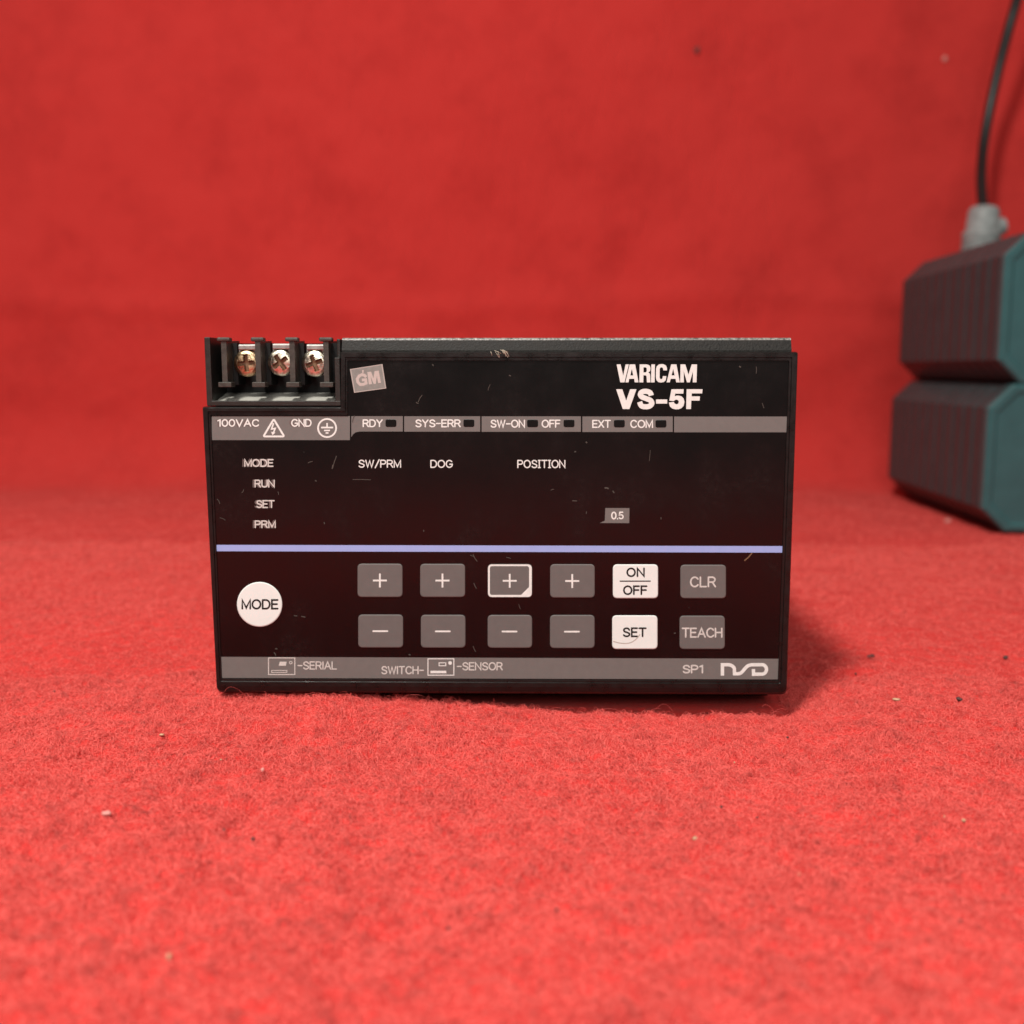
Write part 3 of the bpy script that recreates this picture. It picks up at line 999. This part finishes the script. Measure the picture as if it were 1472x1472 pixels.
def barrier(cx):
    bm = bmesh.new()
    w = 0.00066
    c0 = P(cx, 520, 0.0005).x
    h0, h1 = P(cx, 556.5, 0.0005).z, P(cx, 484.8, 0.0005).z
    # thin wall between two terminals, its top running down to the back
    vs = [(c0 - w, 0.0008, h0 + .0012), (c0 + w, 0.0008, h0 + .0012), (c0 + w, 0.0132, h0 + .0012), (c0 - w, 0.0132, h0 + .0012),
          (c0 - w, 0.0008, h1 - .0010), (c0 + w, 0.0008, h1 - .0010), (c0 + w, 0.0132, h1 - .0006), (c0 - w, 0.0132, h1 - .0006)]
    v = [bm.verts.new(q) for q in vs]
    for f in ((0, 3, 2, 1), (4, 5, 6, 7), (0, 1, 5, 4), (1, 2, 6, 5), (2, 3, 7, 6), (3, 0, 4, 7)):
        bm.faces.new([v[i] for i in f])
    bm_box(bm, c0 - 0.00168, c0 + 0.00168, 0.0004, 0.0030, h1 - 0.00105, h1, 0.0004)
    bm_box(bm, c0 - 0.00168, c0 + 0.00168, 0.0004, 0.0040, h0, h0 + 0.00125, 0.00018)
    # broad rear web
    bm_box(cav, c0 - 0.0019, c0 + 0.0019, 0.0062, 0.0129, h0 + 0.0005, h1 - 0.0013)
    link_bm('barrier', bm, M['barrier'], block)


for cx in (322, 370.6, 419.8, 468.6):
    barrier(cx)
link_bm('back_wall', cav, M['dark'], block)


def screw(px, py, rot, mat):
    yf = 0.0040
    c = P(px, py, yf)
    # plate bent back at the top
    bm = bmesh.new()
    bm_box(bm, c.x - 0.0023, c.x + 0.0030, yf + 0.0019, yf + 0.0026, c.z - 0.0030, c.z + 0.0048, 0.0002)
    bm_box(bm, c.x - 0.0020, c.x + 0.0027, yf + 0.0005, yf + 0.0018, c.z + 0.0034, c.z + 0.0046, 0.0002)
    pl = link_bm('terminal_plate', bm, M['plate'], block)
    bm = bmesh.new()
    NA, rr = 48, 0.0035
    prof = [(0.0, 0.0), (0.25, 0.00003), (0.5, 0.00012), (0.72, 0.00028), (0.88, 0.0006), (0.97, 0.0010), (1.0, 0.0015), (1.0, 0.0021)]
    rng_rows = []
    rad_fine = np.concatenate([np.linspace(0.04, 0.72, 18), [0.8, 0.88, 0.94, 0.98, 1.0, 1.0]])
    cen = bm.verts.new((c.x, yf + 0.0011, c.z))
    rows = []
    for q in rad_fine:
        base = np.interp(q, [p[0] for p in prof[:7]], [p[1] for p in prof[:7]])
        row = []
        for k in range(NA):
            a = 2 * math.pi * k / NA
            lx, lz = q * math.cos(a), q * math.sin(a)
            ca, sa = math.cos(rot), math.sin(rot)
            u, v_ = lx * ca + lz * sa, -lx * sa + lz * ca
            inslot = (abs(u) < 0.14 and abs(v_) < 0.60) or (abs(v_) < 0.15 and abs(u) < 0.60)
            dep = base + (0.0011 * (1 - 0.5 * q) if inslot else 0)
            row.append(bm.verts.new((c.x + lx * rr, yf + dep, c.z + lz * rr)))
        rows.append(row)
    last = [bm.verts.new((v.co.x, yf + 0.0021, v.co.z)) for v in rows[-1]]
    rows.append(last)
    for k in range(NA):
        bm.faces.new((cen, rows[0][k], rows[0][(k + 1) % NA]))
    for a_, b_ in zip(rows[:-1], rows[1:]):
        for k in range(NA):
            bm.faces.new((a_[k], a_[(k + 1) % NA], b_[(k + 1) % NA], b_[k]))
    so = link_bm('terminal_screw', bm, M[mat], block)
    so.data.materials.append(M['recess'])
    for p in so.data.polygons:
        q = Vector((p.center.x - c.x, p.center.z - c.z)) / rr
        ca, sa = math.cos(rot), math.sin(rot)
        u, v_ = q.x * ca + q.y * sa, -q.x * sa + q.y * ca
        if (abs(u) < 0.17 and abs(v_) < 0.60) or (abs(v_) < 0.17 and abs(u) < 0.60):
            p.material_index = 1


screw(353.5, 522, R(5), 'brass')
screw(402.5, 521, R(35), 'steel')
screw(451.5, 522, R(20), 'steel')

# lint caught on the top edge
lint_bm = bmesh.new()
for k in range(15):
    x = random.gauss(718, 7)
    y = 503.5 + random.uniform(-1, 2)
    a = R(random.uniform(20, 75))
    L = random.uniform(5, 14)
    p0 = P(x, y, -0.0002)
    p1 = P(x + math.cos(a) * L * 0.6, y + math.sin(a) * L * 0.5, -0.0010)
    p2 = P(x + math.cos(a) * L, y + math.sin(a) * L, -0.0008)
    w = Vector((0.00006, 0, 0.00003))
    d = Vector((0, 0.00008, 0))
    prev = None
    for p in (p0, p1, p2):
        cur = [lint_bm.verts.new(p - w), lint_bm.verts.new(p + w), lint_bm.verts.new(p + d)]
        if prev:
            for i in range(3):
                lint_bm.faces.new((prev[i], prev[(i + 1) % 3], cur[(i + 1) % 3], cur[i]))
        prev = cur
tag(link_bm('lint_tuft', lint_bm, M['lint']), 'tuft of pale lint caught on the top edge of the black controller', 'lint')

# ------------------------------------------------------------------ two stacked teal cases at the right
yF = G(1440, 767).y
yBk = yF + 0.172
zseam = P(1462, 552, yF).z
CH = 0.0128
CW = 0.15


def case(z0, z1, label, pxf, pxb):
    xF, xB = P(pxf, 640, yF).x, P(pxb, 640, yBk).x
    ang = math.atan2(xB - xF, yBk - yF)
    root = thing('equipment_case', label, 'case', 'teal cases stacked at the right')
    root.location = (xF, yF, z0)
    root.rotation_euler = (0, 0, -ang)
    H = z1 - z0

    def section(ins, y):
        a = ins
        c = CH
        return [(c, y, a), (CW - c, y, a), (CW - a, y, c), (CW - a, y, H - c), (CW - c, y, H - a), (c, y, H - a), (a, y, H - c), (a, y, c)]
    # ribbed body
    bm = bmesh.new()
    ribs = 11
    y0, y1 = 0.0062, 0.172
    step = (y1 - y0) / ribs
    secs = [(0.0008, y0)]
    for k in range(ribs):
        a = y0 + k * step
        secs += [(0.0008, a), (0.0, a + 0.0016), (0.0, a + step - 0.0024), (0.0008, a + step - 0.0012)]
    prev = None
    first = None
    for ins, y in secs:
        cur = [bm.verts.new(p) for p in section(ins, y)]
        if prev:
            for i in range(8):
                bm.faces.new((prev[i], prev[(i + 1) % 8], cur[(i + 1) % 8], cur[i]))
        else:
            first = cur
        prev = cur
    bm.faces.new(first)
    bm.faces.new(prev[::-1])
    link_bm('body', bm, M['case'], root)
    # teal front with a stepped face
    bm = bmesh.new()
    prev = None
    for ins, y in ((0.0006, 0.0061), (-0.0002, 0.0050), (-0.0002, 0.0012), (0.0014, 0.0)):
        cur = [bm.verts.new(p) for p in section(ins, y)]
        if prev:
            for i in range(8):
                bm.faces.new((prev[i], prev[(i + 1) % 8], cur[(i + 1) % 8], cur[i]))
        else:
            bm.faces.new(cur)
        prev = cur
    last = prev

    def inner(ins, y):
        c = CH + 0.001
        return [bm.verts.new(p) for p in ((c + ins * .4, y, ins), (CW - c - ins * .4, y, ins), (CW - ins, y, c + ins * .4), (CW - ins, y, H - c - ins * .4), (CW - c - ins * .4, y, H - ins), (c + ins * .4, y, H - ins), (ins, y, H - c - ins * .4), (ins, y, c + ins * .4))]
    for ins, y in ((0.004, 0.0), (0.0052, 0.0010)):
        cur = inner(ins, y)
        for i in range(8):
            bm.faces.new((last[i], last[(i + 1) % 8], cur[(i + 1) % 8], cur[i]))
        last = cur
    bm.faces.new(last[::-1])
    fr = link_bm('front_cover', bm, M['teal'], root)
    bm = bmesh.new()
    bm_box(bm, 0.030, CW - 0.030, -0.0014, 0.0006, 0.018, H - 0.018, 0.0012)
    link_bm('raised_panel', bm, M['teal'], fr)
    return root


case(0.0009, zseam - 0.0002, 'lower teal and dark ribbed plastic case resting on the red cloth', 1418.5, 1277.5)
zcase = zseam + (zseam - 0.0009)
case(zseam + 0.0002, zcase, 'upper teal ribbed case stacked on another, black cable on its top', 1428, 1284.5)

# cable with its grey gland standing on the upper case
cab = thing('power_cable', 'black cable rising from a grey gland on the upper teal case', 'cable')


def tube(name, pts, radii, mat, parent, na=20):
    bm = bmesh.new()
    prev = None
    n = len(pts)
    for i in range(n):
        t = (Vector(pts[min(i + 1, n - 1)]) - Vector(pts[max(i - 1, 0)])).normalized()
        u = t.cross(Vector((0, 1, 0))).normalized()
        v = t.cross(u).normalized()
        cur = [bm.verts.new(Vector(pts[i]) + (u * math.cos(2 * math.pi * k / na) + v * math.sin(2 * math.pi * k / na)) * radii[i]) for k in range(na)]
        if prev:
            for k in range(na):
                bm.faces.new((prev[k], prev[(k + 1) % na], cur[(k + 1) % na], cur[k]))
        else:
            bm.faces.new(cur[::-1])
        prev = cur
    bm.faces.new(prev)
    return link_bm(name, bm, mat, parent, smooth=True)


yC = yF + 0.155
gp = P(1410, 362, yC)
gz = zcase
cab.location = (0, 0, 0)
gx, gxt = P(1408, 360, yC).x, P(1415, 300, yC).x
gh = P(1412, 296, yC).z - gz
gpts = [(gx + (gxt - gx) * q, yC, gz + gh * q) for q in (0.0, 0.04, 0.42, 0.46, 0.5, 0.54, 0.9, 0.97, 1.0)]
tube('gland', gpts, [0.0120, 0.0124, 0.0122, 0.0128, 0.0124, 0.0106, 0.0100, 0.0084, 0.0056], M['gland'], cab, 24)

bm = bmesh.new()
bmesh.ops.create_cone(bm, cap_ends=True, segments=20, radius1=0.0066, radius2=0.0056, depth=0.011, matrix=Matrix.Translation((gx + 0.0095, yC - 0.001, gz + gh * 0.60)) @ Matrix.Rotation(R(78), 4, 'Y'))
link_bm('clamp_screw', bm, M['gland'], cab)


def spline3(pts, n=6):
    out = []
    Q = [pts[0]] + list(pts) + [pts[-1]]
    for i in range(1, len(Q) - 2):
        p0, p1, p2, p3 = [Vector(q) for q in Q[i - 1:i + 3]]
        for k in range(n):
            t = k / n
            out.append(0.5 * ((2 * p1) + (-p0 + p2) * t + (2 * p0 - 5 * p1 + 4 * p2 - p3) * t * t + (-p0 + 3 * p1 - 3 * p2 + p3) * t ** 3))
    out.append(Vector(pts[-1]))
    return out


cp = spline3([P(1413.5, 303, yC), P(1410.5, 262, yC + 0.016), P(1413, 215, yC + 0.034), P(1422, 160, yC + 0.042), P(1435, 100, yC + 0.042), P(1449, 45, yC + 0.038), P(1463, -5, yC + 0.034), P(1490, -110, yC + 0.02), P(1530, -260, yC + 0.0)])
tube('cord', cp, [0.0034] * len(cp), M['rubber'], cab)


# ------------------------------------------------------------------ grit, crumbs and fluff on the cloth
def crumb(x, y, r, mat, label, cat, group=None, name='crumb', stretch=(1, 1, 1), wall=None):
    bm = bmesh.new()
    bmesh.ops.create_icosphere(bm, subdivisions=2, radius=1.0)
    for v in bm.verts:
        k = 1 + random.uniform(-0.28, 0.28)
        v.co = Vector((v.co.x * stretch[0], v.co.y * stretch[1], v.co.z * stretch[2])) * (r * k)
    r *= 0.8
    for v in bm.verts:
        v.co *= 0.8
    if wall is None:
        p = G(x, y)
        h = float(cloth_height(np.array(p.x), np.array(p.y)))
        p = Vector((p.x, p.y, h + 0.0005 + r * stretch[2] * 0.6))
    else:
        p = wall
    o = link_bm(name, bm, M[mat], None, smooth=True)
    o.location = p
    o.rotation_euler = (0, 0, random.uniform(-0.5, 0.5))
    return tag(o, label, cat, group)


crumb(1252, 948, 0.0011, 'crumb_dark', 'largest dark grit flake on the felt right of the controller', 'grit', stretch=(1.6, 0.8, 0.6))
crumb(1378, 1017, 0.0009, 'crumb_dark', 'rounded dark grit speck nearest the right edge before the teal cases', 'grit', stretch=(1.1, 0.9, 0.8))
crumb(1446, 945, 0.0010, 'crumb_dark', 'dark grit speck lying close to the right edge of the felt', 'grit', stretch=(1.1, 0.9, 0.7))
crumb(1287, 1016, 0.0010, 'crumb_pale', 'flat straw coloured flake on the felt right of the controller', 'crumb', stretch=(1.4, 0.8, 0.4))
crumb(377.5, 1113, 0.0006, 'crumb_white', 'tiny white crumb on the felt below the controller, left part', 'crumb', stretch=(0.8, 0.8, 1.3))
crumb(154, 1184, 0.0010, 'crumb_white', 'pale fluffy flake at the left of the front felt', 'fluff', stretch=(1.3, 0.9, 0.6))
crumb(243, 1378, 0.0006, 'crumb_pale', 'yellowish seed on the front felt at bottom left', 'seed', stretch=(0.9, 0.8, 1.0))
crumb(233, 1069, 0.0006, 'crumb_pale', 'small beige crumb on the felt left of the controller foot', 'crumb', stretch=(1.2, 0.8, 0.6))
crumb(1362, 750, 0.0022, 'crumb_white', 'pale fluff beside the lower teal case', 'fluff', stretch=(1.2, 0.9, 0.7))
crumb(999, 1206, 0.0005, 'crumb_pale', 'pale cream crumb on the front felt below the controller, right part', 'crumb', stretch=(1.3, 0.8, 0.8))
crumb(1385, 1186, 0.0005, 'crumb_pale', 'greenish beige crumb on the front felt at far right', 'crumb', stretch=(1, 0.9, 0.8))
for x, y, r in ((364, 1208, 0.0006), (1037, 1155, 0.0005), (1089, 1171, 0.0005), (1380, 1326, 0.0005), (78, 994, 0.0007), (1031, 1086, 0.0004), (1132, 1057, 0.0005), (644, 1325, 0.0005), (322, 1192, 0.0005), (1230, 973, 0.0005), (800, 1308, 0.0005)):
    crumb(x, y, r * 0.7, 'crumb_dark', 'tiny dark speck of grit on the red felt', 'grit', 'tiny dark specks on the felt', name='grit_speck')
for x, y, r in ((1149, 1253, 0.0004), (318, 1100, 0.0004), (1357, 1180, 0.0004), (1056, 1087, 0.0004)):
    crumb(x, y, r * 0.7, 'crumb_pale', 'tiny pale speck on the red felt', 'crumb', 'tiny pale specks on the felt', name='crumb_speck')


def on_wall(x, y):
    for k in range(400):
        Y = 0.40 + k * 0.0005
        p = P(x, y, Y)
        s = SWEEP_Y + SWEEP_R * math.pi / 2 + (p.z - SWEEP_R)
        q = cloth_point(np.array(p.x), np.array(s), cloth_height(np.array(p.x), np.array(s)))
        if Y >= q[1] - 0.0008:
            return Vector(p)
    return p


crumb(1002, 72, 0.0024, 'crumb_dark', 'dark speck stuck high on the red backdrop', 'grit', stretch=(1, 0.4, 1.2), wall=on_wall(1002, 72))
crumb(1358, 85, 0.0024, 'crumb_white', 'pale fluff stuck on the red backdrop near the cable', 'fluff', stretch=(1, 0.4, 1.1), wall=on_wall(1358, 85))
